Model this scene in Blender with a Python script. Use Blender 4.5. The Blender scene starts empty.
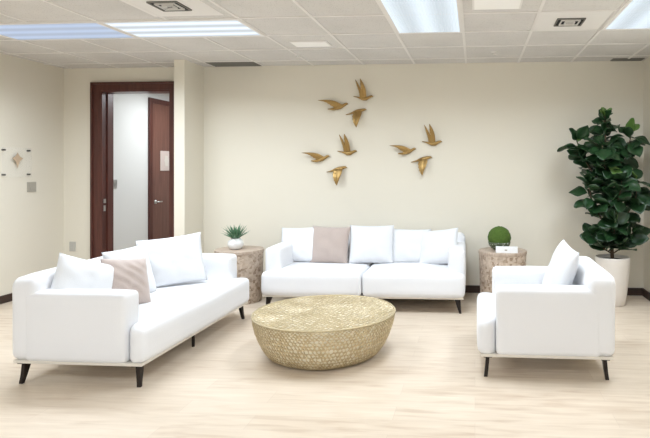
import bpy, bmesh, math, random
from mathutils import Vector, Matrix, noise
random.seed(7)
R = math.radians
PI = math.pi
scene = bpy.context.scene
C = bpy.context.collection

# ------------------------------------------------------------ materials
def new_mat(name):
    m = bpy.data.materials.new(name); m.use_nodes = True
    nt = m.node_tree
    b = nt.nodes['Principled BSDF']
    return m, nt, b

def plain(name, col, rough=.6, metal=0., bump=0., bscale=80., var=0., emit=None, es=0., sheen=0., spec=None):
    m, nt, b = new_mat(name)
    b.inputs['Base Color'].default_value = (*col, 1)
    b.inputs['Roughness'].default_value = rough
    b.inputs['Metallic'].default_value = metal
    if spec is not None: b.inputs['Specular IOR Level'].default_value = spec
    if sheen: b.inputs['Sheen Weight'].default_value = sheen
    if emit:
        b.inputs['Emission Color'].default_value = (*emit, 1); b.inputs['Emission Strength'].default_value = es
    tc = nt.nodes.new('ShaderNodeTexCoord')
    n = nt.nodes.new('ShaderNodeTexNoise'); n.inputs['Scale'].default_value = bscale; n.inputs['Detail'].default_value = 4
    nt.links.new(tc.outputs['Object'], n.inputs['Vector'])
    if bump:
        bp = nt.nodes.new('ShaderNodeBump'); bp.inputs['Strength'].default_value = bump; bp.inputs['Distance'].default_value = .004
        nt.links.new(n.outputs['Fac'], bp.inputs['Height']); nt.links.new(bp.outputs['Normal'], b.inputs['Normal'])
    if var:
        mx = nt.nodes.new('ShaderNodeMix'); mx.data_type = 'RGBA'
        mx.inputs[6].default_value = (*[c*(1-var) for c in col], 1); mx.inputs[7].default_value = (*[min(1, c*(1+var)) for c in col], 1)
        nt.links.new(n.outputs['Fac'], mx.inputs[0]); nt.links.new(mx.outputs[2], b.inputs['Base Color'])
    return m

def floor_mat():
    m, nt, b = new_mat('oak_planks')
    L = nt.links.new
    tc = nt.nodes.new('ShaderNodeTexCoord')
    br = nt.nodes.new('ShaderNodeTexBrick')
    br.offset = .37; br.inputs['Scale'].default_value = 1
    br.inputs['Brick Width'].default_value = 1.3; br.inputs['Row Height'].default_value = .18
    br.inputs['Mortar Size'].default_value = .0012; br.inputs['Mortar Smooth'].default_value = .3; br.inputs['Bias'].default_value = -.1
    br.inputs['Color1'].default_value = (.0, .0, .0, 1); br.inputs['Color2'].default_value = (1, 1, 1, 1)
    br.inputs['Mortar'].default_value = (.5, .5, .5, 1)
    L(tc.outputs['Object'], br.inputs['Vector'])
    mp = nt.nodes.new('ShaderNodeMapping'); mp.inputs['Scale'].default_value = (2.2, 17, 1)
    L(tc.outputs['Object'], mp.inputs['Vector'])
    n = nt.nodes.new('ShaderNodeTexNoise'); n.inputs['Scale'].default_value = 1.3; n.inputs['Detail'].default_value = 7; n.inputs['Distortion'].default_value = .6
    L(mp.outputs['Vector'], n.inputs['Vector'])
    m1 = nt.nodes.new('ShaderNodeMath'); m1.operation = 'MULTIPLY_ADD'; m1.inputs[1].default_value = .2
    L(br.outputs['Color'], m1.inputs[0])
    m2 = nt.nodes.new('ShaderNodeMath'); m2.operation = 'MULTIPLY'; m2.inputs[1].default_value = .8
    L(n.outputs['Fac'], m2.inputs[0]); L(m2.outputs[0], m1.inputs[2])
    cr = nt.nodes.new('ShaderNodeValToRGB')
    e = cr.color_ramp.elements
    e[0].position = .2; e[0].color = (.52, .39, .285, 1)
    e[1].position = .72; e[1].color = (.74, .63, .51, 1)
    x = e.new(.42); x.color = (.65, .54, .425, 1)
    L(m1.outputs[0], cr.inputs['Fac'])
    mx = nt.nodes.new('ShaderNodeMix'); mx.data_type = 'RGBA'
    L(br.outputs['Fac'], mx.inputs[0]); L(cr.outputs['Color'], mx.inputs[6]); mx.inputs[7].default_value = (.56, .45, .36, 1)
    L(mx.outputs[2], b.inputs['Base Color'])
    b.inputs['Roughness'].default_value = .36
    b.inputs['Specular IOR Level'].default_value = .5
    bp = nt.nodes.new('ShaderNodeBump'); bp.inputs['Strength'].default_value = .08; bp.inputs['Distance'].default_value = .002
    L(n.outputs['Fac'], bp.inputs['Height']); L(bp.outputs['Normal'], b.inputs['Normal'])
    return m

def tile_mat():
    m, nt, b = new_mat('mineral_tile')
    L = nt.links.new
    tc = nt.nodes.new('ShaderNodeTexCoord')
    v = nt.nodes.new('ShaderNodeTexVoronoi'); v.inputs['Scale'].default_value = 60
    n = nt.nodes.new('ShaderNodeTexNoise'); n.inputs['Scale'].default_value = 2; n.inputs['Detail'].default_value = 3
    L(tc.outputs['Object'], v.inputs['Vector']); L(tc.outputs['Object'], n.inputs['Vector'])
    cr = nt.nodes.new('ShaderNodeValToRGB'); e = cr.color_ramp.elements
    e[0].position = .1; e[0].color = (.48, .45, .42, 1); e[1].position = .25; e[1].color = (.74, .71, .68, 1)
    L(v.outputs['Distance'], cr.inputs['Fac'])
    mx = nt.nodes.new('ShaderNodeMix'); mx.data_type = 'RGBA'; mx.blend_type = 'MULTIPLY'; mx.inputs[0].default_value = .25
    L(cr.outputs['Color'], mx.inputs[6]); L(n.outputs['Fac'], mx.inputs[7]); L(mx.outputs[2], b.inputs['Base Color'])
    b.inputs['Roughness'].default_value = .9
    return m

def wood_mat(name, c1, c2, rough=.35, sc=(30, 30, 2)):
    m, nt, b = new_mat(name)
    L = nt.links.new
    tc = nt.nodes.new('ShaderNodeTexCoord'); mp = nt.nodes.new('ShaderNodeMapping'); mp.inputs['Scale'].default_value = sc
    n = nt.nodes.new('ShaderNodeTexNoise'); n.inputs['Scale'].default_value = 1; n.inputs['Detail'].default_value = 6; n.inputs['Distortion'].default_value = 1
    L(tc.outputs['Object'], mp.inputs['Vector']); L(mp.outputs['Vector'], n.inputs['Vector'])
    cr = nt.nodes.new('ShaderNodeValToRGB'); e = cr.color_ramp.elements
    e[0].position = .3; e[0].color = (*c1, 1); e[1].position = .7; e[1].color = (*c2, 1)
    L(n.outputs['Fac'], cr.inputs['Fac']); L(cr.outputs['Color'], b.inputs['Base Color'])
    b.inputs['Roughness'].default_value = rough
    return m

def mosaic_mat():
    m, nt, b = new_mat('wood_chip_mosaic')
    L = nt.links.new
    tc = nt.nodes.new('ShaderNodeTexCoord')
    outs = []
    v = nt.nodes.new('ShaderNodeTexVoronoi'); v.distance = 'CHEBYCHEV'; v.inputs['Scale'].default_value = 36; v.inputs['Randomness'].default_value = .85
    L(tc.outputs['UV'], v.inputs['Vector'])
    n = nt.nodes.new('ShaderNodeTexNoise'); n.inputs['Scale'].default_value = 40; n.inputs['Detail'].default_value = 5
    L(tc.outputs['Object'], n.inputs['Vector'])
    sp = nt.nodes.new('ShaderNodeSeparateColor'); L(v.outputs['Color'], sp.inputs['Color'])
    ad = nt.nodes.new('ShaderNodeMath'); ad.operation = 'MULTIPLY_ADD'; ad.inputs[1].default_value = .55
    L(sp.outputs['Red'], ad.inputs[0])
    ml = nt.nodes.new('ShaderNodeMath'); ml.operation = 'MULTIPLY'; ml.inputs[1].default_value = .45; L(n.outputs['Fac'], ml.inputs[0]); L(ml.outputs[0], ad.inputs[2])
    cr = nt.nodes.new('ShaderNodeValToRGB'); e = cr.color_ramp.elements
    e[0].position = .15; e[0].color = (.27, .18, .12, 1); e[1].position = .85; e[1].color = (.68, .57, .47, 1)
    x = e.new(.45); x.color = (.53, .42, .33, 1)
    L(ad.outputs[0], cr.inputs['Fac']); L(cr.outputs['Color'], b.inputs['Base Color'])
    bp = nt.nodes.new('ShaderNodeBump'); bp.inputs['Strength'].default_value = .8; bp.inputs['Distance'].default_value = .01
    L(sp.outputs['Green'], bp.inputs['Height']); L(bp.outputs['Normal'], b.inputs['Normal'])
    b.inputs['Roughness'].default_value = .6
    return m

M = {}
M['wall'] = plain('cream_wall_paint', (.77, .72, .615), .75, bump=.04, bscale=150, var=.015)
M['hall'] = plain('hall_white_paint', (.72, .72, .70), .75, var=.015)
M['floor'] = floor_mat()
M['tile'] = tile_mat()
M['grid'] = plain('ceiling_grid_white', (.78, .75, .72), .6)
M['vent_white'] = plain('vent_white_metal', (.80, .77, .74), .5)
M['slotgrey'] = plain('slot_grey', (.20, .19, .17), .7)
M['black'] = plain('dark_slot', (.012, .012, .014), .8)
M['darkwood'] = wood_mat('mahogany_frame', (.055, .013, .009), (.10, .028, .019), .35)
M['doorwood'] = wood_mat('mahogany_door', (.12, .05, .036), (.19, .085, .06), .3)
M['base'] = wood_mat('baseboard_brown', (.030, .016, .012), (.060, .032, .022), .5, (2, 2, 30))
M['white'] = plain('white_upholstery', (.79, .79, .81), .85, bump=.25, bscale=220, var=.01, sheen=.2)
M['pillow'] = plain('white_pillow_cloth', (.74, .745, .765), .9, bump=.35, bscale=160, var=.015, sheen=.2)
M['taupe'] = plain('taupe_velvet', (.47, .385, .345), .8, bump=.35, bscale=120, var=.06, sheen=.4)
M['plinth'] = plain('beige_plinth_trim', (.68, .63, .56), .6, var=.02)
M['leg'] = plain('bronze_black_metal', (.028, .022, .02), .35, metal=.7)
M['gold'] = plain('brushed_gold', (.36, .23, .085), .36, metal=.85, bump=.4, bscale=90, var=.2)
def lattice_mat():
    m, nt, b = new_mat('champagne_gold_lattice'); L = nt.links.new
    tc = nt.nodes.new('ShaderNodeTexCoord'); v = nt.nodes.new('ShaderNodeTexVoronoi'); v.inputs['Scale'].default_value = 48
    n = nt.nodes.new('ShaderNodeTexNoise'); n.inputs['Scale'].default_value = 5; n.inputs['Detail'].default_value = 3
    L(tc.outputs['Object'], v.inputs['Vector']); L(tc.outputs['Object'], n.inputs['Vector'])
    a = nt.nodes.new('ShaderNodeMath'); a.operation = 'MULTIPLY_ADD'; a.inputs[1].default_value = .5; L(n.outputs['Fac'], a.inputs[0]); L(v.outputs['Distance'], a.inputs[2])
    cr = nt.nodes.new('ShaderNodeValToRGB'); e = cr.color_ramp.elements
    e[0].position = .35; e[0].color = (.78, .67, .45, 1); e[1].position = .80; e[1].color = (.48, .37, .20, 1)
    L(a.outputs[0], cr.inputs['Fac']); L(cr.outputs['Color'], b.inputs['Base Color'])
    b.inputs['Roughness'].default_value = .42; b.inputs['Metallic'].default_value = .25
    return m
M['lattice'] = lattice_mat()
M['rimgold'] = plain('rim_gold', (.50, .41, .25), .45, metal=.3, bump=.5, bscale=50, var=.3)
M['liner'] = plain('bright_dot_liner', (.93, .87, .73), .5, metal=.0, bump=.5, bscale=40, var=.08)  # bright cream, so the lattice holes show as bright dots
M['mosaic'] = mosaic_mat()
M['tabletop'] = wood_mat('weathered_wood_top', (.40, .30, .23), (.58, .47, .38), .55, (8, 40, 8))
M['ceramic'] = plain('white_ceramic', (.82, .82, .81), .25, var=.03, bscale=12)
M['pot'] = plain('off_white_planter', (.78, .72, .66), .55, bump=.1, var=.02, bscale=14)
M['soil'] = plain('potting_soil', (.025, .018, .012), .95, bump=1, bscale=60, var=.4)
M['bark'] = plain('brown_bark', (.10, .065, .04), .9, bump=1, bscale=60, var=.3)
M['fig'] = plain('fig_leaf_green', (.014, .045, .014), .35, bump=.2, bscale=18, var=.45)
M['newfig'] = plain('fig_leaf_light', (.10, .20, .04), .4, bump=.2, bscale=18, var=.3)
M['aloe'] = plain('succulent_green', (.11, .24, .13), .5, var=.4, bscale=25)
M['moss'] = plain('moss_green', (.065, .12, .016), .95, bump=1, bscale=150, var=.5)
def bowl_mat():
    m, nt, b = new_mat('speckled_bowl'); L = nt.links.new
    tc = nt.nodes.new('ShaderNodeTexCoord'); v = nt.nodes.new('ShaderNodeTexVoronoi'); v.inputs['Scale'].default_value = 60
    L(tc.outputs['Object'], v.inputs['Vector'])
    cr = nt.nodes.new('ShaderNodeValToRGB'); e = cr.color_ramp.elements
    e[0].position = .22; e[0].color = (.55, .57, .48, 1); e[1].position = .38; e[1].color = (.065, .085, .04, 1)
    L(v.outputs['Distance'], cr.inputs['Fac']); L(cr.outputs['Color'], b.inputs['Base Color']); b.inputs['Roughness'].default_value = .6
    return m
M['bowl'] = bowl_mat()
M['pebble'] = plain('pale_pebble', (.55, .56, .5), .6, var=.2)
M['paper'] = plain('white_book_cover', (.85, .85, .86), .5, var=.01)
M['grey'] = plain('grey_plastic', (.42, .39, .33), .5)
M['steel'] = plain('brushed_steel', (.55, .55, .53), .3, metal=.9)
M['darksteel'] = plain('dark_standoff', (.10, .09, .07), .35, metal=.6)
M['emblem'] = plain('tan_emblem', (.55, .41, .28), .6)
M['sign'] = plain('paper_sign', (.62, .52, .47), .5, var=.05)

def glass_mat():
    m, nt, b = new_mat('clear_acrylic')
    b.inputs['Base Color'].default_value = (.97, .98, .98, 1)
    b.inputs['Roughness'].default_value = .03
    b.inputs['Alpha'].default_value = .04; b.inputs['Specular IOR Level'].default_value = .2
    return m
M['acrylic'] = glass_mat()

def lens_mat(name, col, s, axis, stripes, lo):
    """prismatic lens over fluorescent tubes: tubes read as brighter bands"""
    m, nt, b = new_mat(name); L = nt.links.new
    tc = nt.nodes.new('ShaderNodeTexCoord'); sx = nt.nodes.new('ShaderNodeSeparateXYZ'); L(tc.outputs['Object'], sx.inputs[0])
    mu = nt.nodes.new('ShaderNodeMath'); mu.operation = 'MULTIPLY'; mu.inputs[1].default_value = 2*PI*stripes/.56; L(sx.outputs[axis], mu.inputs[0])
    co = nt.nodes.new('ShaderNodeMath'); co.operation = 'COSINE'; L(mu.outputs[0], co.inputs[0])
    ma = nt.nodes.new('ShaderNodeMapRange'); ma.inputs[1].default_value = -1; ma.inputs[2].default_value = 1; ma.inputs[3].default_value = lo*s; ma.inputs[4].default_value = s
    L(co.outputs[0], ma.inputs[0])
    b.inputs['Base Color'].default_value = (.15, .16, .18, 1); b.inputs['Roughness'].default_value = .6
    b.inputs['Emission Color'].default_value = (*col, 1)
    L(ma.outputs[0], b.inputs['Emission Strength'])
    return m
M['lens_white'] = lens_mat('lens_white', (.84, .93, 1.0), .90, 'Y', 3, .55)
M['lens_blue'] = lens_mat('lens_blue', (.60, .74, 1.0), .62, 'Y', 3, .72)
M['lens_long'] = lens_mat('lens_long', (.80, .91, 1.0), .80, 'X', 2, .72)
M['lens_small'] = plain('lens_small', (.8, .78, .75), .6, emit=(1, .98, .95), es=.12)

# ------------------------------------------------------------ mesh helpers
def obj(name, bm, m, parent=None, smooth=False, bevel=0, seg=2, sub=0, angle=None):
    me = bpy.data.meshes.new(name); bmesh.ops.recalc_face_normals(bm, faces=bm.faces); bm.to_mesh(me); bm.free()
    o = bpy.data.objects.new(name, me); C.objects.link(o)
    me.materials.append(M[m] if isinstance(m, str) else m)
    if smooth:
        for p in me.polygons: p.use_smooth = True
    if bevel:
        b = o.modifiers.new('bevel', 'BEVEL'); b.width = bevel; b.segments = seg; b.limit_method = 'ANGLE'; b.angle_limit = R(35)
    if sub:
        s = o.modifiers.new('sub', 'SUBSURF'); s.levels = sub; s.render_levels = sub
    if parent: o.parent = parent
    return o

def thing(name, label, cat, loc=(0, 0, 0), rotz=0, group=None):
    o = bpy.data.objects.new(name, None); C.objects.link(o)
    o.location = loc; o.rotation_euler = (0, 0, rotz); o.empty_display_size = .1
    o['label'] = label; o['category'] = cat
    if group: o['group'] = group
    return o
def tag(o, label, cat, group=None):
    o['label'] = label; o['category'] = cat
    if group: o['group'] = group
    return o
def struct(name, bm, m, **k):
    o = obj(name, bm, m, **k)
    if not k.get('parent'): o['kind'] = 'structure'
    return o
def kids(o): return [c for c in bpy.data.objects if c.parent == o]
def dup(o, loc, label=None, parent=None, rotz=None):
    c = o.copy(); C.objects.link(c)
    if parent: c.parent = parent
    else:
        c.location = loc; c['label'] = label
        if rotz is not None: c.rotation_euler[2] = rotz
    for ch in kids(o): dup(ch, None, parent=c)
    return c

def box(bm, x0, x1, y0, y1, z0, z1):
    r = bmesh.ops.create_cube(bm, size=1)
    for v in r['verts']:
        v.co = Vector(((x0+x1)/2+v.co.x*(x1-x0), (y0+y1)/2+v.co.y*(y1-y0), (z0+z1)/2+v.co.z*(z1-z0)))
    return r['verts']
def boxbm(*a):
    bm = bmesh.new(); box(bm, *a); return bm

def loft(bm, rings, cap=True):
    vs = [[bm.verts.new(p) for p in r] for r in rings]
    n = len(vs[0])
    for a, b in zip(vs, vs[1:]):
        for i in range(n): bm.faces.new((a[i], a[(i+1) % n], b[(i+1) % n], b[i]))
    if cap:
        bm.faces.new(vs[0][::-1]); bm.faces.new(vs[-1])
    return vs
def lathe(bm, prof, n=48, cx=0, cy=0, cap=True):
    loft(bm, [[Vector((cx+r*math.cos(2*PI*i/n), cy+r*math.sin(2*PI*i/n), z)) for i in range(n)] for r, z in prof], cap)
def tube(bm, pts, rad, n=8, flat=1.0):
    pts = [Vector(p) for p in pts]
    if not isinstance(rad, (list, tuple)): rad = [rad]*len(pts)
    rings = []
    for i, p in enumerate(pts):
        d = (pts[min(i+1, len(pts)-1)]-pts[max(i-1, 0)]).normalized()
        a = Vector((0, 1, 0)) if abs(d.y) < .9 else Vector((1, 0, 0))
        u = d.cross(a).normalized(); w = d.cross(u).normalized()
        rings.append([p+u*rad[i]*math.cos(2*PI*k/n)+w*rad[i]*flat*math.sin(2*PI*k/n) for k in range(n)])
    loft(bm, rings)

def spow(v, e): return math.copysign(abs(v)**e, v)
def soft(x0, x1, y0, y1, z0, z1, r=.04, n=(12, 8, 6), puff=(0, 0, 0), wob=.002, seed=0., shape=None):
    """upholstered block: subdivided rounded box, faces slightly domed"""
    bm = bmesh.new()
    hx, hy, hz = (x1-x0)/2, (y1-y0)/2, (z1-z0)/2
    c = Vector(((x0+x1)/2, (y0+y1)/2, (z0+z1)/2))
    def coords(h, k):
        inner = [-h+r + (2*(h-r))*i/k for i in range(k+1)]
        edge = [h*0+(-h+r*(1-math.sin(a))) for a in (PI/2*.999, PI/3, PI/6)]
        left = [-h, -h+r*.13, -h+r*.5]
        return left+inner+[-v for v in left[::-1]]
    X, Y, Z = coords(hx, n[0]), coords(hy, n[1]), coords(hz, n[2])
    cache = {}
    def V(i, j, k):
        key = (i, j, k)
        if key not in cache:
            p = Vector((X[i], Y[j], Z[k]))
            q = Vector((max(-hx+r, min(hx-r, p.x)), max(-hy+r, min(hy-r, p.y)), max(-hz+r, min(hz-r, p.z))))
            d = p-q
            if d.length > 1e-6: p = q+d.normalized()*r
            u, v, w = p.x/hx, p.y/hy, p.z/hz
            p = p+Vector((puff[0]*u*(1-v*v)*(1-w*w), puff[1]*v*(1-u*u)**.5 if abs(u) < 1 else 0, puff[2]*w*max(0, 1-u**4)*max(0, 1-v**4)))
            g = c+p
            if shape: g = shape(g)
            nn = noise.noise_vector(g*3.1+Vector((seed, seed*2, 0)))
            cache[key] = bm.verts.new(g+nn*wob)
        return cache[key]
    a, b_, c_ = len(X)-1, len(Y)-1, len(Z)-1
    for i in range(a):
        for j in range(b_):
            for k in (0, c_): bm.faces.new((V(i, j, k), V(i+1, j, k), V(i+1, j+1, k), V(i, j+1, k)))
    for i in range(a):
        for k in range(c_):
            for j in (0, b_): bm.faces.new((V(i, j, k), V(i+1, j, k), V(i+1, j, k+1), V(i, j, k+1)))
    for j in range(b_):
        for k in range(c_):
            for i in (0, a): bm.faces.new((V(i, j, k), V(i, j+1, k), V(i, j+1, k+1), V(i, j, k+1)))
    return bm

# ------------------------------------------------------------ room
XL, XR, YB, YF, H = -5.1, 1.93, 6.6, -3.4, 2.70
struct('floor', boxbm(XL-.3, XR+.3, YF-.2, 10.3, -.1, 0), 'floor')
struct('ceiling', boxbm(XL-.15, XR+.15, YF-.15, YB+.15, H, H+.1), 'tile')
struct('wall_left', boxbm(XL-.15, XL, YF, YB, 0, H), 'wall')
struct('wall_right', boxbm(XR, XR+.15, YF, YB, 0, H), 'wall')
DX0, DX1, DZ = -4.60, -3.70, 2.42
bm = bmesh.new()
box(bm, DX1, XR+.15, YB, YB+.15, 0, H); box(bm, XL-.15, DX0, YB, YB+.15, 0, H); box(bm, DX0, DX1, YB, YB+.15, DZ, H)
struct('wall_back', bm, 'wall')
struct('wall_stub', boxbm(-3.424, -3.30, 6.15, YB, 0, H), 'wall')
# unseen wall behind the camera, window openings added to let in fill daylight
bm = bmesh.new()
box(bm, XL-.15, XR+.15, YF-.15, YF, 0, .9); box(bm, XL-.15, XR+.15, YF-.15, YF, 2.5, H)
for x in (XL-.15, -2.85, -.5, XR-.1): box(bm, x, x+.25, YF-.15, YF, .9, 2.5)
struct('wall_front', bm, 'wall')
# hall beyond the door
struct('wall_hall_left', boxbm(-4.87, -4.75, YB+.15, 10.0, 0, 2.6), 'hall')
struct('wall_hall_right', boxbm(-3.2, -3.08, YB+.15, 10.0, 0, 2.6), 'hall')
struct('wall_hall_end', boxbm(-4.87, -3.08, 10.0, 10.12, 0, 2.6), 'hall')
struct('ceiling_hall', boxbm(-4.87, -3.08, YB+.15, 10.12, 2.58, 2.7), 'hall')
# ceiling grid
bm = bmesh.new()
gx = [1.115-.61*k for k in range(-1, 11)]
gy = [6.29-.61*k for k in range(0, 16)]
for x in gx:
    if XL < x < XR: box(bm, x-.012, x+.012, YF, YB, H-.006, H)
for y in gy: box(bm, XL, XR, y-.012, y+.012, H-.0065, H)
struct('trim_1', bm, 'grid')
struct('baseboard_back', boxbm(-3.30, XR, YB-.015, YB, 0, .085), 'base')
struct('baseboard_right', boxbm(XR-.015, XR, YF, YB-.015, 0, .085), 'base')
struct('baseboard_left', boxbm(XL, XL+.015, YF, YB, 0, .085), 'base')
struct('baseboard_door_side', boxbm(XL+.015, -4.745, YB-.015, YB, 0, .085), 'base')
# door frame (casing with inner step and jambs)
bm = bmesh.new()
box(bm, -4.725, DX0, YB-.03, YB, 0, DZ+.10); box(bm, DX1, DX1+.145, YB-.03, YB, 0, DZ+.10); box(bm, DX0, DX1, YB-.03, YB, DZ, DZ+.10)
box(bm, -4.725, -4.695, YB-.045, YB-.03, 0, DZ+.10); box(bm, -4.725, DX1+.145, YB-.045, YB-.03, DZ+.075, DZ+.10)
box(bm, DX0, DX0+.02, YB-.03, YB+.17, 0, DZ); box(bm, DX1-.02, DX1, YB-.03, YB+.17, 0, DZ); box(bm, DX0+.02, DX1-.02, YB-.03, YB+.17, DZ-.02, DZ)
box(bm, DX0+.02, DX0+.035, YB+.06, YB+.17, 0, DZ-.02)
d1 = struct('door_1', bm, 'darkwood', bevel=.003)
bm = bmesh.new(); box(bm, DX0+.02, DX0+.024, YB+.0, YB+.035, .93, 1.0); box(bm, DX0+.02, DX0+.030, YB+.0, YB+.03, 1.03, 1.08)
obj('strike_plate', bm, 'steel', d1)
# hall door on the left hall wall
HX = -4.75
bm = bmesh.new()
box(bm, HX, HX+.03, 7.82, 7.90, 0, 2.49); box(bm, HX, HX+.03, 8.84, 8.92, 0, 2.49); box(bm, HX, HX+.03, 7.90, 8.84, 2.42, 2.49)
d2 = struct('door_2', bm, 'darkwood', bevel=.003)
leaf = obj('door_leaf', boxbm(HX, HX+.015, 7.90, 8.84, .01, 2.42), 'doorwood', d2)
bm = bmesh.new(); tube(bm, [(HX+.015, 7.98, .957), (HX+.06, 7.98, .957)], .009); tube(bm, [(HX+.06, 7.97, .957), (HX+.06, 8.09, .957)], .010); lathe(bm, [(.02, .93), (.02, .985)], 12, HX+.018, 7.98)
obj('door_handle', bm, 'steel', leaf, smooth=True)
t = thing('door_sign', 'pale framed notice with a light round emblem on the hall door', 'sign', (HX+.017, 8.275, 1.57))
obj('sign_board', boxbm(-.001, .006, -.165, .165, -.15, .15), 'sign', t)
bm = bmesh.new()
vs = [bm.verts.new((.0075, .055*math.cos(a*PI/12)*(1+.12*math.cos(a*PI/2)), .085*math.sin(a*PI/12)*(1+.12*math.cos(a*PI/2)))) for a in range(24)]
f = bm.faces.new(vs); e = bmesh.ops.extrude_face_region(bm, geom=[f]); bmesh.ops.translate(bm, verts=[g for g in e['geom'] if isinstance(g, bmesh.types.BMVert)], vec=(-.002, 0, 0))
obj('emblem', bm, 'plinth', t)

def plate(name, label, cat, loc, rotz, w, h, mat='grey', sw=True):
    t = thing(name, label, cat, loc, rotz)
    obj('cover_plate', boxbm(-w/2, w/2, -.008, 0, -h/2, h/2), mat, t, bevel=.002)
    if sw: obj('rocker', boxbm(-w*.18, w*.18, -.013, -.008, -h*.25, h*.25), mat, t, bevel=.001)
    else:
        for s in (-1, 1): obj('socket', boxbm(-w*.25, w*.25, -.010, -.008, s*h*.22-h*.13, s*h*.22+h*.13), mat, t, bevel=.001)
    return t
plate('light_switch', 'square grey light switch plate below the acrylic sign on the left wall', 'light switch', (XL, 6.09, 1.246), R(90), .13, .115)
plate('light_switch', 'narrow grey light switch on the white wall inside the hall', 'light switch', (HX, 7.07, 1.25), R(90), .075, .12, 'steel')
M['outlet'] = plain('pale_outlet', (.50, .48, .44), .5)
plate('wall_outlet', 'pale power outlet low on the wall left of the dark door frame', 'power outlet', (-4.98, YB, .49), 0, .08, .12, 'outlet', False)

# acrylic sign
t = thing('acrylic_sign', 'clear acrylic sign on four dark standoffs with a tan diamond emblem, on left wall', 'sign', (XL, 5.86, 1.527), R(90))
obj('acrylic_panel', boxbm(-.20, .20, -.030, -.024, -.165, .165), 'acrylic', t)
for sx in (-1, 1):
    for sz in (-1, 1):
        bm = bmesh.new(); tube(bm, [(sx*.17, 0, sz*.135), (sx*.17, -.036, sz*.135)], .010, 12)
        obj('standoff', bm, 'darksteel', t, smooth=False)
bm = bmesh.new()
pts = [(0, .085), (.03, .04), (.075, .02), (.03, -.01), (.012, -.05), (0, -.085), (-.012, -.05), (-.03, -.01), (-.075, .02), (-.03, .04)]
f = bm.faces.new([bm.verts.new((x, -.031, z+.025)) for x, z in pts]); e = bmesh.ops.extrude_face_region(bm, geom=[f]); bmesh.ops.translate(bm, verts=[g for g in e['geom'] if isinstance(g, bmesh.types.BMVert)], vec=(0, -.003, 0))
obj('emblem', bm, 'emblem', t)

# ------------------------------------------------------------ ceiling fixtures
AREA_W = 33
def troffer(label, x0, x1, y0, y1, lens, power=AREA_W, rows=None):
    cx, cy, w, d = (x0+x1)/2, (y0+y1)/2, x1-x0, y1-y0
    t = thing('ceiling_light', label, 'ceiling light', (cx, cy, H), 0, 'recessed fluorescent ceiling lights')
    bm = bmesh.new(); k = .03
    for a in ((-w/2, w/2, -d/2, -d/2+k), (-w/2, w/2, d/2-k, d/2), (-w/2, -w/2+k, -d/2+k, d/2-k), (w/2-k, w/2, -d/2+k, d/2-k)):
        box(bm, *a, -.012, 0)
    obj('frame', bm, 'grid', t)
    bm = bmesh.new()
    # ribbed prismatic lens
    nr = 24; ax = w > d
    L0, L1 = (d if ax else w)/2-k, (w if ax else d)/2-k
    rows_ = []
    for i in range(nr*2+1):
        s = -L0+2*L0*i/(nr*2); z = -.010 if i % 2 else -.006
        rows_.append([bm.verts.new((-L1, s, z) if ax else (s, -L1, z)), bm.verts.new((L1, s, z) if ax else (s, L1, z))])
    for a, b in zip(rows_, rows_[1:]): bm.faces.new((a[0], a[1], b[1], b[0]))
    obj('diffuser', bm, lens, t)
    li = bpy.data.lights.new('lamp', 'AREA'); li.shape = 'RECTANGLE'; li.size = w-.1; li.size_y = d-.1; li.energy = power; li.color = (.81, .905, 1.0); li.spread = R(160)
    lo = bpy.data.objects.new('lamp', li); C.objects.link(lo); lo.location = (0, 0, -.014); lo.parent = t
    return t
troffer('bluish dim fluorescent ceiling light at far left, left of the brighter one', -4.375, -3.155, 4.46, 5.07, 'lens_blue')
troffer('bright white wide ceiling light over the left sofa, right of the bluish one', -3.155, -1.935, 4.46, 5.07, 'lens_white')
troffer('long prismatic ceiling light running toward the wall above the coffee table', -.715, -.105, 3.85, 5.07, 'lens_long')
troffer('long ceiling light in the top right corner above the armchair', 1.115, 1.725, 3.85, 5.07, 'lens_long')
# the rest of the room's lights, behind the camera's frame
for x0 in (-4.375, -1.935, .505):
    for y0 in (-2.25, .19):
        troffer('ceiling light further back in the room, out of the picture', x0, x0+1.22, y0, y0+.61, 'lens_white')
li = bpy.data.lights.new('hall_fill_lamp', 'AREA'); li.shape = 'RECTANGLE'; li.size = .55; li.size_y = 1.1; li.energy = 26; li.color = (.90, .95, 1)  # unseen lamp added to light the hall
t = thing('hall_fill_light', 'unseen light panel added in the hall ceiling to brighten the hall', 'ceiling light', (-3.9, 7.9, 2.58))
obj('frame', boxbm(-.3, .3, -.6, .6, -.012, 0), 'lens_white', t)
lo = bpy.data.objects.new('hall_fill_lamp', li); C.objects.link(lo); lo.location = (0, 0, -.02); lo.parent = t

def downlight(label, cx, cy, w, d):
    t = thing('square_downlight', label, 'ceiling light', (cx, cy, H))
    bm = bmesh.new(); box(bm, -w/2-.015, w/2+.015, -d/2-.015, d/2+.015, -.008, 0); obj('frame', bm, 'grid', t)
    obj('diffuser', boxbm(-w/2, w/2, -d/2, d/2, -.012, -.008), 'lens_small', t)
downlight('small pale rectangular ceiling light panel left of centre, near the back wall', -1.62, 5.44, .34, .20)
downlight('small pale square ceiling light panel right of the long prismatic light', .165, 4.17, .34, .32)

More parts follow.
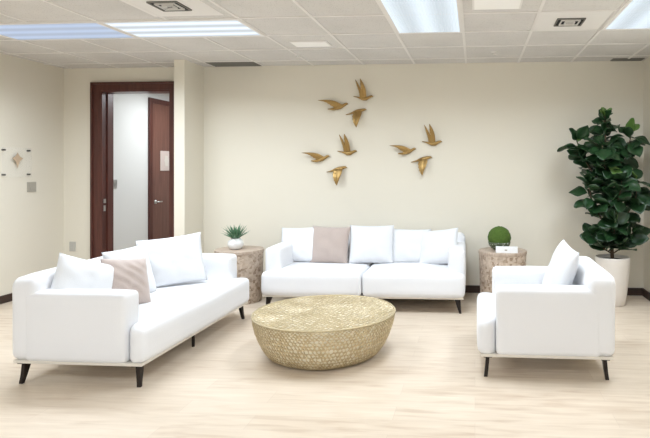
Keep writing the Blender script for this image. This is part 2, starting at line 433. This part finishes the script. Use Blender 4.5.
def vent(label, cx, cy, s=.26):
    t = thing('ceiling_vent', label, 'air vent', (cx, cy, H), 0, 'square air vents in the ceiling')
    obj('panel', boxbm(-.29, .29, -.29, .29, -.005, 0), 'vent_white', t)
    bm = bmesh.new(); box(bm, -s/2, s/2, -s/2, s/2, -.009, -.005); obj('backing', bm, 'black', t)
    for k, q in enumerate((s*.5, s*.34, s*.18)):
        bm = bmesh.new(); w = .008
        for a in ((-q, q, -q, -q+w), (-q, q, q-w, q), (-q, -q+w, -q+w, q-w), (q-w, q, -q+w, q-w)): box(bm, *a, -.016-.004*k, -.009)
        obj('louvre', bm, 'slotgrey' if k < 1 else 'vent_white', t)
vent('dark square air vent in the ceiling at upper left, above the doorway', -2.30, 4.07, .23)
vent('dark square air vent in the ceiling at upper right, beside the right light', .79, 4.77, .23)
def slot(label, x0, x1, y0, y1):
    t = thing('slot_diffuser', label, 'air vent', ((x0+x1)/2, (y0+y1)/2, H), 0, 'slot diffusers along the back wall')
    w, d = (x1-x0)/2, (y1-y0)/2
    bm = bmesh.new(); box(bm, -w, w, -d, d, -.006, 0); obj('frame', bm, 'slotgrey', t)
    for k in range(4):
        y = -d+.03+k*(2*d-.06)/3
        obj('slat', boxbm(-w+.01, w-.01, y-.008, y+.008, -.012, -.006), 'slotgrey', t)
slot('dark slot diffuser in the ceiling beside the wall stub', -3.14, -2.56, 6.31, 6.58)
slot('dark slot diffuser in the ceiling corner above the tall fig plant', 1.55, 1.90, 6.44, 6.58)
for lb, x, y in (('small sprinkler head in the ceiling left of centre near the back wall', -1.93, 6.0), ('small sprinkler head in the ceiling right of centre near the back wall', .21, 6.0)):
    bm = bmesh.new(); lathe(bm, [(.035, 0), (.035, -.004), (.012, -.008), (.010, -.022), (.02, -.024), (.02, -.027)], 16)
    o = obj('sprinkler_head', bm, 'vent_white', None, smooth=True); o.location = (x, y, H); tag(o, lb, 'sprinkler')

# ------------------------------------------------------------ seating
def blade_leg(x, y, sx, sy):
    bm = bmesh.new()
    # splayed flat blade, with a foot plate at the top
    top, bot = .0, .145
    rings = []
    for z, off, wx in ((.145, 0, .036), (.134, .001, .030), (.05, .014, .017), (0.0, .024, .011)):
        cx, cy = x+sx*off*1.2, y+sy*off*.6
        rings.append([Vector((cx-wx/1, cy-.013, z)), Vector((cx+wx/1, cy-.013, z)), Vector((cx+wx/1, cy+.013, z)), Vector((cx-wx/1, cy+.013, z))])
    loft(bm, rings)
    box(bm, x-.05, x+.05, y-.03, y+.03, .139, .146)
    return bm
def sofa(name, label, cat, loc, rotz, W, seats, D=.95, group=None):
    t = thing(name, label, cat, loc, rotz, group)
    hw, hd = W/2, D/2
    zb, za, zs, zt = .163, .628, .40, .725
    aw = .175
    obj('plinth', boxbm(-hw+.015, hw-.015, -hd+.02, hd-.02, .146, .168), 'plinth', t, bevel=.004)
    # one T-shaped seat: cushions run in front of the arms
    xs = [-hw+2*hw*k/seats for k in range(seats+1)]
    for k in range(seats):
        x0, x1 = xs[k]+(.002 if k else 0), xs[k+1]-(.002 if k < seats-1 else 0)
        def notch(p, x0=x0, x1=x1, k=k):
            # narrow behind the arm fronts
            f = min(1, max(0, (p.y+hd-.105)/.04)); f = f*f*(3-2*f)
            lo = -hw+aw-.01 if k == 0 else -9; hi = hw-aw+.01 if k == seats-1 else 9
            q = p.copy()
            if p.x < lo: q.x = p.x+(lo-p.x)*f
            if p.x > hi: q.x = p.x+(hi-p.x)*f
            return q
        nx = max(10, int((x1-x0)/.05))
        obj('seat_cushion', soft(x0, x1, -hd, hd-.20, zb, zs, .045, (nx, 18, 4), (0, .006, .022), .003, k+W, notch), 'white', t, smooth=True)
    for s in (-1, 1):
        a0, a1 = sorted((s*hw, s*(hw-aw)))
        def sl(p, s=s):
            q = p.copy()
            # arm leans out very slightly toward the top
            q.x += s*.0*(p.z-.2)
            return q
        obj('armrest', soft(a0, a1, -hd+.125, hd-.10, zb, za, .035, (3, 12, 8), (.008, .0, .006), .003, 3+s, sl), 'white', t, smooth=True)
    def lean(p):
        q = p.copy(); h = (p.z-zb)/(zt-zb)
        q.y = p.y+.055*h*max(0, min(1, (hd-p.y)/.235))                      # front face leans back
        # rounded fall at the two ends of the back
        e = max(0, (abs(p.x)-(hw-.10))/.10)
        q.z -= .02*e*e*max(0, h)
        return q
    obj('backrest', soft(-hw+.002, hw-.002, hd-.235, hd, zb, zt, .055, (max(12, int(W/.1)), 4, 10), (0, .0, .008), .004, 9+W, lean), 'white', t, smooth=True)
    for sx in (-1, 1):
        for sy in (-1, 1):
            obj('leg', blade_leg(sx*(hw-.075), sy*(hd-.07), sx, sy), 'leg', t, bevel=.002)
    if seats > 1 or W > 1.5:
        bm = bmesh.new(); lathe(bm, [(.012, 0), (.012, .146)], 12, 0, -hd+.12); obj('centre_leg', bm, 'leg', t)
    return t
sofa('sofa', 'long white two-seat sofa standing along the back wall', 'sofa', (-1.150, 6.055, 0), R(0.6), 2.09, 2)
sofa('sofa', 'white sofa at left seen end-on, in front of the doorway', 'sofa', (-2.665, 4.444, 0), R(90), 1.78, 1)
ac = sofa('armchair', 'white armchair at right with one white pillow, facing the coffee table', 'armchair', (.495, 4.385, 0), R(-90), .93, 1)
obj('care_tag', boxbm(-.468, -.465, .345-.05, .349-.05, .50, .56), 'plinth', ac)

def pillow(label, loc, w, h, th, mat='pillow', rz=0, lean=0, roll=0, seed=0., pleats=False, cat='cushion', dent=0.):
    """origin = middle; local: face normal -Y, width X, height Z; lean tips the top back, roll turns in its plane"""
    bm = bmesh.new(); N = 26
    vs = {}
    for side in (-1, 1):
        for i in range(N+1):
            for j in range(N+1):
                u, v = -1+2*i/N, -1+2*j/N
                if side == 1 and (i in (0, N) or j in (0, N)):
                    vs[(side, i, j)] = vs[(-1, i, j)]; continue
                eu, ev = 1-u**2, 1-v**2
                prof = (max(0, (1-abs(u)**2.6))*max(0, (1-abs(v)**2.6)))**.52
                # edges draw in between the corners
                x = u*w/2*(1-.055*ev); z = v*h/2*(1-.055*eu)
                if v > 0: z -= dent*h*math.exp(-(u/.28)**2)*v*v
                y = side*th/2*prof
                nz = noise.noise(Vector((u*2.2+seed, v*2.2-seed, side*3+seed)))
                rad = math.hypot(u, v)
                y += side*.010*nz*prof+side*.004*math.sin(9*math.atan2(v, u)+seed)*max(0, rad-.35)*prof
                if pleats and side == -1:
                    y += .006*math.sin((u*.7+v)*14+2*nz)*prof*math.exp(-((u*.6-v*.4)/.5)**2)
                vs[(side, i, j)] = bm.verts.new((x, y, z))
    for side in (-1, 1):
        for i in range(N):
            for j in range(N):
                q = [vs[(side, i, j)], vs[(side, i+1, j)], vs[(side, i+1, j+1)], vs[(side, i, j+1)]]
                bm.faces.new(q if side == -1 else q[::-1])
    o = obj('cushion', bm, mat, None, smooth=True)
    Mx = Matrix.Translation(loc) @ Matrix.Rotation(rz, 4, 'Z') @ Matrix.Rotation(-lean, 4, 'X') @ Matrix.Rotation(roll, 4, 'Y')
    o.matrix_world = Mx
    return tag(o, label, cat, 'cushions on the seating')
BY = 6.16
PZ = .400
pillow('white cushion at the left end of the back sofa, beside its left arm', (-1.97, BY-.01, PZ+.205), .46, .40, .15, rz=R(-9), lean=R(16), roll=R(-3), seed=1)
pillow('plain taupe square cushion second from left on the back sofa', (-1.605, BY-.05, PZ+.212), .44, .42, .15, 'taupe', rz=R(-3), lean=R(14), roll=R(1), seed=2)
pillow('large white cushion in the middle of the back sofa, right of the taupe one', (-1.145, BY-.02, PZ+.220), .50, .43, .16, rz=R(4), lean=R(15), roll=R(0), seed=3)
pillow('white cushion behind the tilted one on the right half of the back sofa', (-.72, BY+.045, PZ+.195), .46, .39, .13, rz=R(2), lean=R(14), roll=R(1), seed=4)
pillow('tilted white cushion leaning by the right arm of the back sofa', (-.40, BY-.04, PZ+.200), .47, .40, .15, rz=R(-22), lean=R(20), roll=R(-8), seed=5)
# left sofa
pillow('big white cushion standing upright at the far end of the left sofa', (-2.705, 4.83, PZ+.235), .54, .45, .17, rz=R(36), lean=R(18), roll=R(-5), seed=6)
pillow('white cushion behind the pleated taupe one on the left sofa', (-2.80, 4.37, PZ+.210), .50, .43, .15, rz=R(86), lean=R(17), roll=R(0), seed=7)
pillow('small pleated taupe cushion between white ones on the left sofa', (-2.66, 4.10, PZ+.195), .37, .38, .13, 'taupe', rz=R(68), lean=R(22), roll=R(8), seed=8, pleats=True)
pillow('white cushion slumped over the near arm of the left sofa', (-2.81, 3.83, PZ+.225), .41, .40, .16, rz=R(57), lean=R(24), roll=R(22), seed=9)
pillow('white cushion on the armchair leaning against its back', (.655, 4.40, PZ+.245), .50, .48, .16, rz=R(-84), lean=R(20), roll=R(5), seed=10)

# ------------------------------------------------------------ coffee table
def honeycomb(bm, nu, nv, mapf, wrap=True, jit=.3, keep=None, seed=1):
    """jittered cells in (u, v); mapf(u, v) -> Vector.  each cell is a six-sided face with a hole"""
    rnd = random.Random(seed); V = {}
    def P(i, j):                       # brick lattice: 2 vertices per cell along u
        key = (i % (2*nu) if wrap else i, j)
        if key not in V:
            du = rnd.uniform(-jit, jit)*.5; dv = rnd.uniform(-jit, jit)*.45
            dv += -1/6 if (i+j) % 2 else 1/6
            if j in (0, nv): dv = 0
            V[key] = bm.verts.new(mapf((key[0]/2+du)/nu, (j+dv)/nv))
        return V[key]
    fs = []
    for j in range(nv):
        for i in range(nu):
            a = 2*i+(j % 2)
            q = [P(a, j), P(a+1, j), P(a+2, j), P(a+2, j+1), P(a+1, j+1), P(a, j+1)]
            if keep and not keep(sum((v.co for v in q), Vector())/6): continue
            try: fs.append(bm.faces.new(q))
            except ValueError: pass
    return fs
def lattice(bm, fs, k0, k1, seed=1):
    """cut a hole into every cell: a ring of quads around a shrunken copy of its outline"""
    rnd = random.Random(seed); bm.normal_update()
    for f in fs:
        vs = list(f.verts); c = sum((v.co for v in vs), Vector())/len(vs); k = rnd.uniform(k0, k1)
        rm = sum((v.co-c).length for v in vs)/len(vs)
        inn = []
        for v in vs:
            d = v.co-c; inn.append(bm.verts.new(c+(d*.6+d.normalized()*rm*.4)*k))
        n = len(vs)
        for i in range(n): bm.faces.new((vs[i], vs[(i+1) % n], inn[(i+1) % n], inn[i]))
    bmesh.ops.delete(bm, geom=fs, context='FACES_ONLY')
TX, TY, TH, TR = -1.194, 4.394, .325, .562
ct = thing('coffee_table', 'round pale gold openwork drum coffee table in the middle of the room', 'coffee table', (TX, TY, 0), R(20))
prof = [(.415, .006), (.452, .028), (.490, .08), (.524, .15), (.548, .22), (.560, .27), (.562, .305), (.555, .322)]
def prof_at(s):
    s = max(0, min(1, s))*(len(prof)-1); i = min(int(s), len(prof)-2); f = s-i
    return prof[i][0]*(1-f)+prof[i+1][0]*f, prof[i][1]*(1-f)+prof[i+1][1]*f
def side_map(u, v):
    r, z = prof_at(v); a = 2*PI*u
    r *= 1+.012*math.sin(3*a)+.006*math.sin(7*a+1)
    return Vector((r*math.cos(a), r*math.sin(a), z))
bm = bmesh.new(); fs = honeycomb(bm, 116, 16, side_map, True, .55, seed=3); lattice(bm, fs, .45, .82)
o = obj('drum', bm, 'lattice', ct); s = o.modifiers.new('sol', 'SOLIDIFY'); s.thickness = .003; s.offset = -1
bm = bmesh.new()
n = 72; loft(bm, [[side_map(i/n, v/10)*1.0-Vector((.008*math.cos(2*PI*i/n), .008*math.sin(2*PI*i/n), 0)) for i in range(n)] for v in range(11)], cap=True)
obj('added_inner_liner', bm, 'liner', ct, smooth=False)  # lining added behind the side lattice to brighten its holes
S = .034
n = int(2*TR/S)
def zt_(x, y): return .326+.004*noise.noise(Vector((x*5, y*5, 1)))
def top_map(u, v):
    x, y = (u-.5)*2*TR*1.02, (v-.5)*2*TR*1.02
    return Vector((x, y, zt_(x, y)))
bm = bmesh.new(); fs = honeycomb(bm, n, n, top_map, False, .55, keep=lambda c: math.hypot(c.x, c.y) < TR-.008, seed=5); lattice(bm, fs, .40, .74)
for v in bm.verts:
    r = math.hypot(v.co.x, v.co.y)
    if r > TR: v.co.x *= TR/r; v.co.y *= TR/r
o = obj('tabletop', bm, 'lattice', ct); s = o.modifiers.new('sol', 'SOLIDIFY'); s.thickness = .002; s.offset = -1
bm = bmesh.new(); k = 72
loft(bm, [[Vector(((TR-.002+q)*math.cos(2*PI*i/k), (TR-.002+q)*math.sin(2*PI*i/k), z)) for i in range(k)] for q, z in ((-.008, .316), (.002, .317), (.004, .324), (0, .330), (-.008, .331), (-.010, .322))], cap=False)
obj('rim', bm, 'rimgold', ct, smooth=True)
bm = bmesh.new()
rr = [(TR-.012)*q for q in (1, .8, .6, .4, .2, .02)]
loft(bm, [[Vector((r*math.cos(2*PI*i/48), r*math.sin(2*PI*i/48), .318+.002*noise.noise(Vector((r*4, i*.3, 0))))) for i in range(48)] for r in rr], cap=False)
obj('added_top_liner', bm, 'liner', ct)  # pale sheet added under the top to brighten its holes

# ------------------------------------------------------------ side tables
def side_table(label, x, y, r=.257, h=.57, rot=0):
    t = thing('side_table', label, 'side table', (x, y, 0), rot, 'round wood mosaic side tables')
    bm = bmesh.new(); n = 64; uv = bm.loops.layers.uv.new('UV')
    P = [(r*.93, 0), (r*.94, .04), (r*.955, .15), (r*.965, .25), (r*.98, .4), (r, h-.035)]
    vs = [[bm.verts.new((q*math.cos(2*PI*i/n), q*math.sin(2*PI*i/n), z)) for i in range(n)] for q, z in P]
    for k in range(len(P)-1):
        for i in range(n):
            f = bm.faces.new((vs[k][i], vs[k][(i+1) % n], vs[k+1][(i+1) % n], vs[k+1][i]))
            for l, (a, b) in zip(f.loops, ((i, k), (i+1, k), (i+1, k+1), (i, k+1))): l[uv].uv = (a/n*1.6, P[b][1])
    bm.faces.new(vs[0][::-1]); bm.faces.new(vs[-1])
    obj('pedestal', bm, 'mosaic', t, smooth=False)
    bm = bmesh.new(); lathe(bm, [(r*.985, h-.035), (r*1.02, h-.032), (r*1.02, h-.004), (r*1.01, h)], 64)
    obj('tabletop', bm, 'tabletop', t)
    return t
side_table('brown mosaic drum side table holding the potted succulent, left of the back sofa', -2.60, 6.02)
side_table('brown mosaic drum side table holding the moss ball, right of the back sofa', .299, 6.14, rot=1.3)

# succulent
t = thing('potted_succulent', 'small spiky green succulent in a round white ceramic vase', 'potted plant', (-2.63, 5.99, .57))
bm = bmesh.new(); lathe(bm, [(.045, 0), (.062, .010), (.080, .035), (.086, .060), (.080, .088), (.062, .108), (.052, .116), (.052, .121), (.044, .121), (.044, .105)], 40)
obj('vase', bm, 'ceramic', t, smooth=True)
bm = bmesh.new(); rnd = random.Random(4)
def blade(bm, base, az, el, ln, w, curl):
    rings = []; p = Vector(base); e = el
    for k in range(7):
        s = k/6; d = Vector((math.cos(az)*math.cos(e), math.sin(az)*math.cos(e), math.sin(e)))
        sd = Vector((-math.sin(az), math.cos(az), 0)); up = sd.cross(d)*-1
        ww = w*(1-.0*s)*math.sin(PI*(.25+.75*s)) if s < 1 else .0008
        rings.append([p-sd*ww, p-up*ww*.35, p+sd*ww, p+up*ww*.15])
        p = p+d*ln/6; e -= curl/6
    loft(bm, rings)
for k in range(46):
    q = k/46; az = k*2.4; el = R(80)-R(55)*q+rnd.uniform(-.1, .1)
    blade(bm, (.012*math.cos(az), .012*math.sin(az), .112), az, el, rnd.uniform(.15, .20)*(1.0 if q > .2 else .85), .013, rnd.uniform(.0, .35))
obj('leaves', bm, 'aloe', t, smooth=True)

# moss ball in a bowl
t = thing('moss_ball', 'round green moss ball in a dark speckled bowl on the right side table', 'decorative ball', (.265, 6.16, .57))
bm = bmesh.new(); bmesh.ops.create_icosphere(bm, subdivisions=5, radius=.125)
for v in bm.verts:
    v.co *= 1+.035*noise.noise(v.co*70)+.015*noise.noise(v.co*30)
    v.co.z += .133
    if v.co.z < .072: v.co.z = .072
obj('moss', bm, 'moss', t)
bm = bmesh.new(); lathe(bm, [(.045, 0), (.06, .006), (.090, .025), (.113, .055), (.124, .088), (.118, .090), (.105, .075)], 40)
obj('bowl', bm, 'bowl', t, smooth=True)
# book
t = thing('book', 'thick white book lying flat in front of the moss ball', 'book', (.335, 5.975, .57), R(-4))
obj('cover', boxbm(-.115, .115, -.03, .03, 0, .006), 'paper', t); 
bm = bmesh.new(); box(bm, -.115, .115, -.033, -.029, .0, .062); box(bm, -.115, .115, -.03, .03, .056, .062)
obj('spine', bm, 'paper', t, bevel=.001)
obj('pages', boxbm(-.110, .110, -.029, .026, .006, .056), 'paper', t)
obj('spine_mark', boxbm(-.02, .005, -.0345, -.033, .022, .036), 'grey', t)

# ------------------------------------------------------------ fiddle leaf fig
PX, PY = 1.476, 6.16
t = thing('fiddle_leaf_fig', 'tall dark green fiddle leaf fig in a white tapered planter in the corner', 'potted plant', (PX, PY, 0))
bm = bmesh.new(); lathe(bm, [(.125, 0), (.132, .01), (.150, .12), (.166, .28), (.178, .44), (.182, .50), (.176, .512), (.165, .512), (.162, .47)], 48)
obj('planter', bm, 'pot', t, smooth=True)
bm = bmesh.new(); lathe(bm, [(.163, .455), (.16, .475), (.08, .487), (.01, .49)], 32); obj('soil', bm, 'soil', t)
stems = [
 ([(0, 0, .47), (-.02, 0, .9), (-.05, .0, 1.3), (-.07, -.0, 1.7), (-.085, 0, 2.03)], .020),
 ([(-.04, 0, 1.2), (-.20, -.04, 1.40), (-.32, -.06, 1.58), (-.39, -.05, 1.76)], .011),
 ([(-.04, 0, 1.22), (.06, .03, 1.45), (.16, .02, 1.65), (.20, .0, 1.84)], .011),
 ([(-.02, 0, .80), (.12, -.06, .96), (.22, -.08, 1.14), (.23, -.08, 1.34)], .010),
 ([(-.02, 0, .78), (-.14, -.10, .93), (-.24, -.12, 1.12), (-.28, -.10, 1.32)], .010),
 ([(0, 0, .54), (.12, -.02, .64), (.22, -.03, .80)], .008),
 ([(0, 0, .54), (-.12, -.05, .62), (-.24, -.05, .76)], .008),
 ([(-.05, 0, 1.3), (-.12, -.16, 1.50), (-.16, -.22, 1.72)], .010),
 ([(-.03, 0, 1.0), (.02, -.18, 1.15), (.04, -.24, 1.35)], .010),
 ([(-.04, 0, 1.1), (-.02, .15, 1.35), (.0, .2, 1.6)], .010),
 ([(0, 0, .65), (-.02, -.15, .78), (-.02, -.22, .92)], .008),
]
bm = bmesh.new()
def bez(pts, s):
    n = len(pts)-1; q = s*n; i = min(int(q), n-1); f = q-i
    P = [Vector(p) for p in pts]
    p0, p1, p2, p3 = P[max(i-1, 0)], P[i], P[i+1], P[min(i+2, n)]
    return .5*((2*p1)+(-p0+p2)*f+(2*p0-5*p1+4*p2-p3)*f*f+(-p0+3*p1-3*p2+p3)*f**3)
for pts, r in stems:
    k = 14; tube(bm, [bez(pts, i/k) for i in range(k+1)], [r*(1-.6*i/k) for i in range(k+1)], 8)
obj('trunk', bm, 'bark', t, smooth=True)
def leaf(bm, base, d, up, ln, w, droop, rnd):
    """obovate, waisted near the stalk, folded along the midrib, wavy edge"""
    d = d.normalized(); sd = d.cross(up).normalized(); nrm = sd.cross(d).normalized()
    nu, nv = 9, 4; rows = []; p = Vector(base); ph = rnd.uniform(0, 6)
    for i in range(nu+1):
        s = i/nu
        if s < .12: hw = .006
        else:
            q = (s-.12)/.88
            hw = w/2*(math.sin(PI*q**.72)**.62)*(.72+.28*min(1, q*2.0)) if q < 1 else .002
            if q >= .999: hw = .006
        row = []
        for j in range(-nv//2, nv//2+1):
            x = j/(nv/2)
            off = nrm*(hw*.28*x*x+.010*math.sin(s*9+ph+x*2)*abs(x))
            row.append(bm.verts.new(p+sd*hw*x+off))
        rows.append(row)
        dd = (d-Vector((0, 0, 1))*droop*s).normalized(); nrm = sd.cross(dd).normalized(); p = p+dd*ln/nu
    for a, b in zip(rows, rows[1:]):
        for j in range(len(a)-1): bm.faces.new((a[j], a[j+1], b[j+1], b[j]))
bm = bmesh.new(); bn = bmesh.new(); rnd = random.Random(21)
WX, WY = XR-PX-.03, YB-PY-.03
for si, (pts, r) in enumerate(stems):
    cnt = [84, 24, 24, 22, 22, 16, 16, 22, 22, 16, 16][si]
    for k in range(cnt):
        lo = .30 if si == 0 else .25
        s = lo+(1-lo)*k/(cnt-1); p = bez(pts, s)
        if p.z < .56: continue
        az = k*2.4+si*1.1+rnd.uniform(-.3, .3)
        tip = s > .93
        el = rnd.uniform(R(-38), R(52)) if not tip else rnd.uniform(R(35), R(75))
        d = Vector((math.cos(az)*math.cos(el), math.sin(az)*math.cos(el), math.sin(el)))
        ln = rnd.uniform(.17, .24)*(.85 if tip else 1); w = ln*rnd.uniform(.66, .82)
        if si == 0 and p.z > 1.85: ln *= .72; w *= .72
        if p.z < .72: d.z = abs(d.z)*.6+.1; d.normalize()
        e = p+d*ln
        if e.x > WX: d.x -= (e.x-WX)/ln; 
        if e.y > WY: d.y -= (e.y-WY)/ln
        tgt = bn if (tip and rnd.random() < .3) or rnd.random() < .02 or (si == 0 and k > cnt-5) else bm
        up = Vector((rnd.uniform(-.6, .6), rnd.uniform(-1.1, .3), rnd.uniform(.4, 1)))
        leaf(tgt, p, d, up, ln, w, rnd.uniform(.0, .5) if not tip else .1, rnd)
for b in (bm, bn):
    for v in b.verts:
        v.co.x = min(v.co.x, WX+.02); v.co.y = min(v.co.y, WY+.02)
def leafobj(name, b, m):
    o = obj(name, b, m, t, smooth=True); s = o.modifiers.new('sol', 'SOLIDIFY'); s.thickness = .0015; return o
leafobj('foliage', bm, 'fig')
o = leafobj('new_leaves', bn, 'newfig'); o['label'] = 'lighter young leaves'

# ------------------------------------------------------------ wall birds
def wing(lead, trail, tipw, arch, n=12, nf=6, thick=.004):
    """blade between a leading and a trailing curve (x, z), arching off the wall, feathered trailing edge"""
    bm = bmesh.new(); fr, bk = [], []
    for i in range(n+1):
        s = i/n; a = bez([(x, 0, z) for x, z in lead], s); b = bez([(x, 0, z) for x, z in trail], s)
        saw = (s*nf) % 1
        b = b+(a-b)*(.16*saw)*(1 if 0 < s < 1 else 0)
        y = -.03-arch*math.sin(PI*min(1, s*.62))
        r0, r1 = [], []
        for j in range(6):
            q = j/5; p = a*(1-q)+b*q
            p.y = y-.006*math.sin(PI*q)-(.0025 if j % 2 else 0)
            r0.append(bm.verts.new(p)); r1.append(bm.verts.new(p+Vector((0, thick, 0))))
        fr.append(r0); bk.append(r1)
    for i in range(n):
        for j in range(5):
            bm.faces.new((fr[i][j], fr[i][j+1], fr[i+1][j+1], fr[i+1][j])); bm.faces.new((bk[i][j], bk[i+1][j], bk[i+1][j+1], bk[i][j+1]))
        bm.faces.new((fr[i][0], fr[i+1][0], bk[i+1][0], bk[i][0])); bm.faces.new((fr[i][5], bk[i][5], bk[i+1][5], fr[i+1][5]))
    for i in (0, n):
        for j in range(5): bm.faces.new((fr[i][j], fr[i][j+1], bk[i][j+1], bk[i][j]))
    return bm
def bird(label, kind, loc):
    t = thing('wall_bird', label, 'wall decoration', loc, 0, 'gold birds on the wall')
    K = 1/81.5   # metres per drawing unit
    def S_(l): return [(x*K, -z*K) for x, z in l]
    def body(pts, rad):
        bm = bmesh.new(); tube(bm, [(x*K, -.022, -z*K) for x, z in pts], [r*K for r in rad], 12, .8); 
        return obj('body', bm, 'gold', t, smooth=True)
    if kind == 'up':     # units: drawing pixels, x right, z down, origin near breast
        body([(-9.5, -.9), (-6, -.3), (-3, .6), (0, 1.4), (3, 1.3), (5.2, .2), (7, -.6), (8.4, -.9), (10, -.5)], [.35, .6, 1.1, 1.9, 2.0, 1.4, 1.3, 1.0, .15])
        obj('wing', wing(S_([(3.5, .2), (3.0, -7), (1.0, -13), (-1.8, -17.5)]), S_([(-1.5, .6), (-1.5, -6), (-2, -12), (-2.2, -17)]), 0, .05), 'gold', t)
        obj('wing', wing(S_([(.5, .2), (-1.5, -7), (-4.5, -13), (-7.2, -17)]), S_([(-3.2, .6), (-4.0, -5), (-5.8, -11), (-7.4, -16.5)]), 0, .02), 'gold', t)
    elif kind == 'glide':   # origin at the head
        body([(-18.5, 5), (-15.5, 5), (-12, 4.6), (-9, 4), (-6, 3), (-3, 1.4), (-1.2, .4), (.3, 0), (1.8, .3)], [.5, .8, 1.2, 1.9, 2.0, 1.4, 1.3, 1.0, .15])
        obj('wing', wing(S_([(-3.8, 1), (-11, -2.6), (-19, -3.6), (-27.5, -3.4)]), S_([(-11, 4.6), (-15, 2), (-20, -1.2), (-27, -3.0)]), 0, .045), 'gold', t)
        obj('wing', wing(S_([(-6, 4.2), (-10, 6), (-13, 6.4), (-17.5, 5.6)]), S_([(-9, 3), (-12, 3.8), (-14, 4.4), (-17.5, 5.2)]), 0, .015, nf=3), 'gold', t)
    else:                # wing down
        body([(-19.5, 5), (-16, 4.4), (-12, 3), (-8, 1.8), (-4.5, 1), (-2.2, .4), (-.6, .1), (1, .5)], [.3, .6, 1.2, 1.8, 1.7, 1.3, 1.0, .15])
        obj('wing', wing(S_([(-3.2, 1.2), (-3.8, 6), (-5.8, 11.5), (-8, 17.8)]), S_([(-12, 2), (-12.6, 7), (-11.2, 13), (-8.6, 17.5)]), 0, .05), 'gold', t)
        obj('wing', wing(S_([(-3, .4), (-4, 3), (-7, 6), (-9, 9)]), S_([(-9, 1), (-9.6, 4), (-9.8, 7), (-9.4, 9)]), 0, .012, nf=3), 'gold', t)
    bm = bmesh.new(); cx = 0 if kind == 'up' else -8*K; cz = -1.3*K if kind == 'up' else -2.6*K
    tube(bm, [(cx, -.02, cz), (cx, 0, cz)], .004, 8); obj('mounting_pin', bm, 'gold', t)
    return t
Kx = None
def wallpt(px, py):   # measured spot on the wall plane
    a = (px-433)/560; c, s = math.cos(R(4.29)), math.sin(R(4.29)); tt = YB/(c+a*s)
    return (tt*(a*c-s), YB, 1.476+(167-py)/560*tt)
U, G, D_ = {}, {}, {}
proto = {}
names = {('up', 0): 'wings-up gold bird, highest of the nine on the wall', ('up', 1): 'wings-up gold bird of the lower left trio', ('up', 2): 'wings-up gold bird of the right trio',
         ('glide', 0): 'gliding gold bird of the upper middle trio, wing pointing left', ('glide', 1): 'gliding gold bird of the lower left trio, leftmost of all', ('glide', 2): 'gliding gold bird of the right trio, wing pointing left',
         ('down', 0): 'wing-down gold bird of the upper middle trio', ('down', 1): 'wing-down gold bird of the lower left trio, lowest of all nine', ('down', 2): 'wing-down gold bird of the right trio, directly below the wings-up one'}
for (kind, i), p in {('up', 0): (363.5, 97.5), ('up', 1): (347.5, 152), ('up', 2): (432, 142.5), ('glide', 0): (347, 104), ('glide', 1): (328.7, 156), ('glide', 2): (414.8, 148.8),
                     ('down', 0): (366, 109.5), ('down', 1): (346.6, 167), ('down', 2): (431.3, 157)}.items():
    if kind not in proto: proto[kind] = bird(names[(kind, i)], kind, wallpt(*p))
    else:
        b_ = dup(proto[kind], wallpt(*p), names[(kind, i)])
        if kind == 'glide': b_.scale = (.92, 1, .95) if i == 1 else (.87, 1, .92)

# ------------------------------------------------------------ daylight, camera, view
w = bpy.data.worlds.new('sky'); scene.world = w; w.use_nodes = True
bg = w.node_tree.nodes['Background']; bg.inputs['Color'].default_value = (.85, .93, 1, 1); bg.inputs['Strength'].default_value = .9
for x0, x1 in ((XL+.1, -2.85), (-2.6, -.5), (-.25, XR-.1)):  # portals for the added window openings that bring in fill light
    li = bpy.data.lights.new('fill_window_portal', 'AREA'); li.shape = 'RECTANGLE'; li.size = x1-x0; li.size_y = 1.6; li.cycles.is_portal = True
    lo = bpy.data.objects.new('fill_window_portal', li); C.objects.link(lo); lo.location = ((x0+x1)/2, YF-.08, 1.7); lo.rotation_euler = (R(90), 0, 0)
cam = bpy.data.cameras.new('camera'); co = bpy.data.objects.new('camera', cam); C.objects.link(co)
co.location = (0, 0, 1.476); co.rotation_euler = (R(90), 0, R(4.29))
cam.sensor_width = 36; cam.lens = 560/650*36
cam.shift_x = -(433-325)/650; cam.shift_y = -(219-167)/650
cam.clip_start = .05
scene.camera = co
vs_ = scene.view_settings; vs_.view_transform = 'Standard'; vs_.look = 'None'; vs_.gamma = 1; vs_.use_curve_mapping = False; vs_.exposure = 0.17
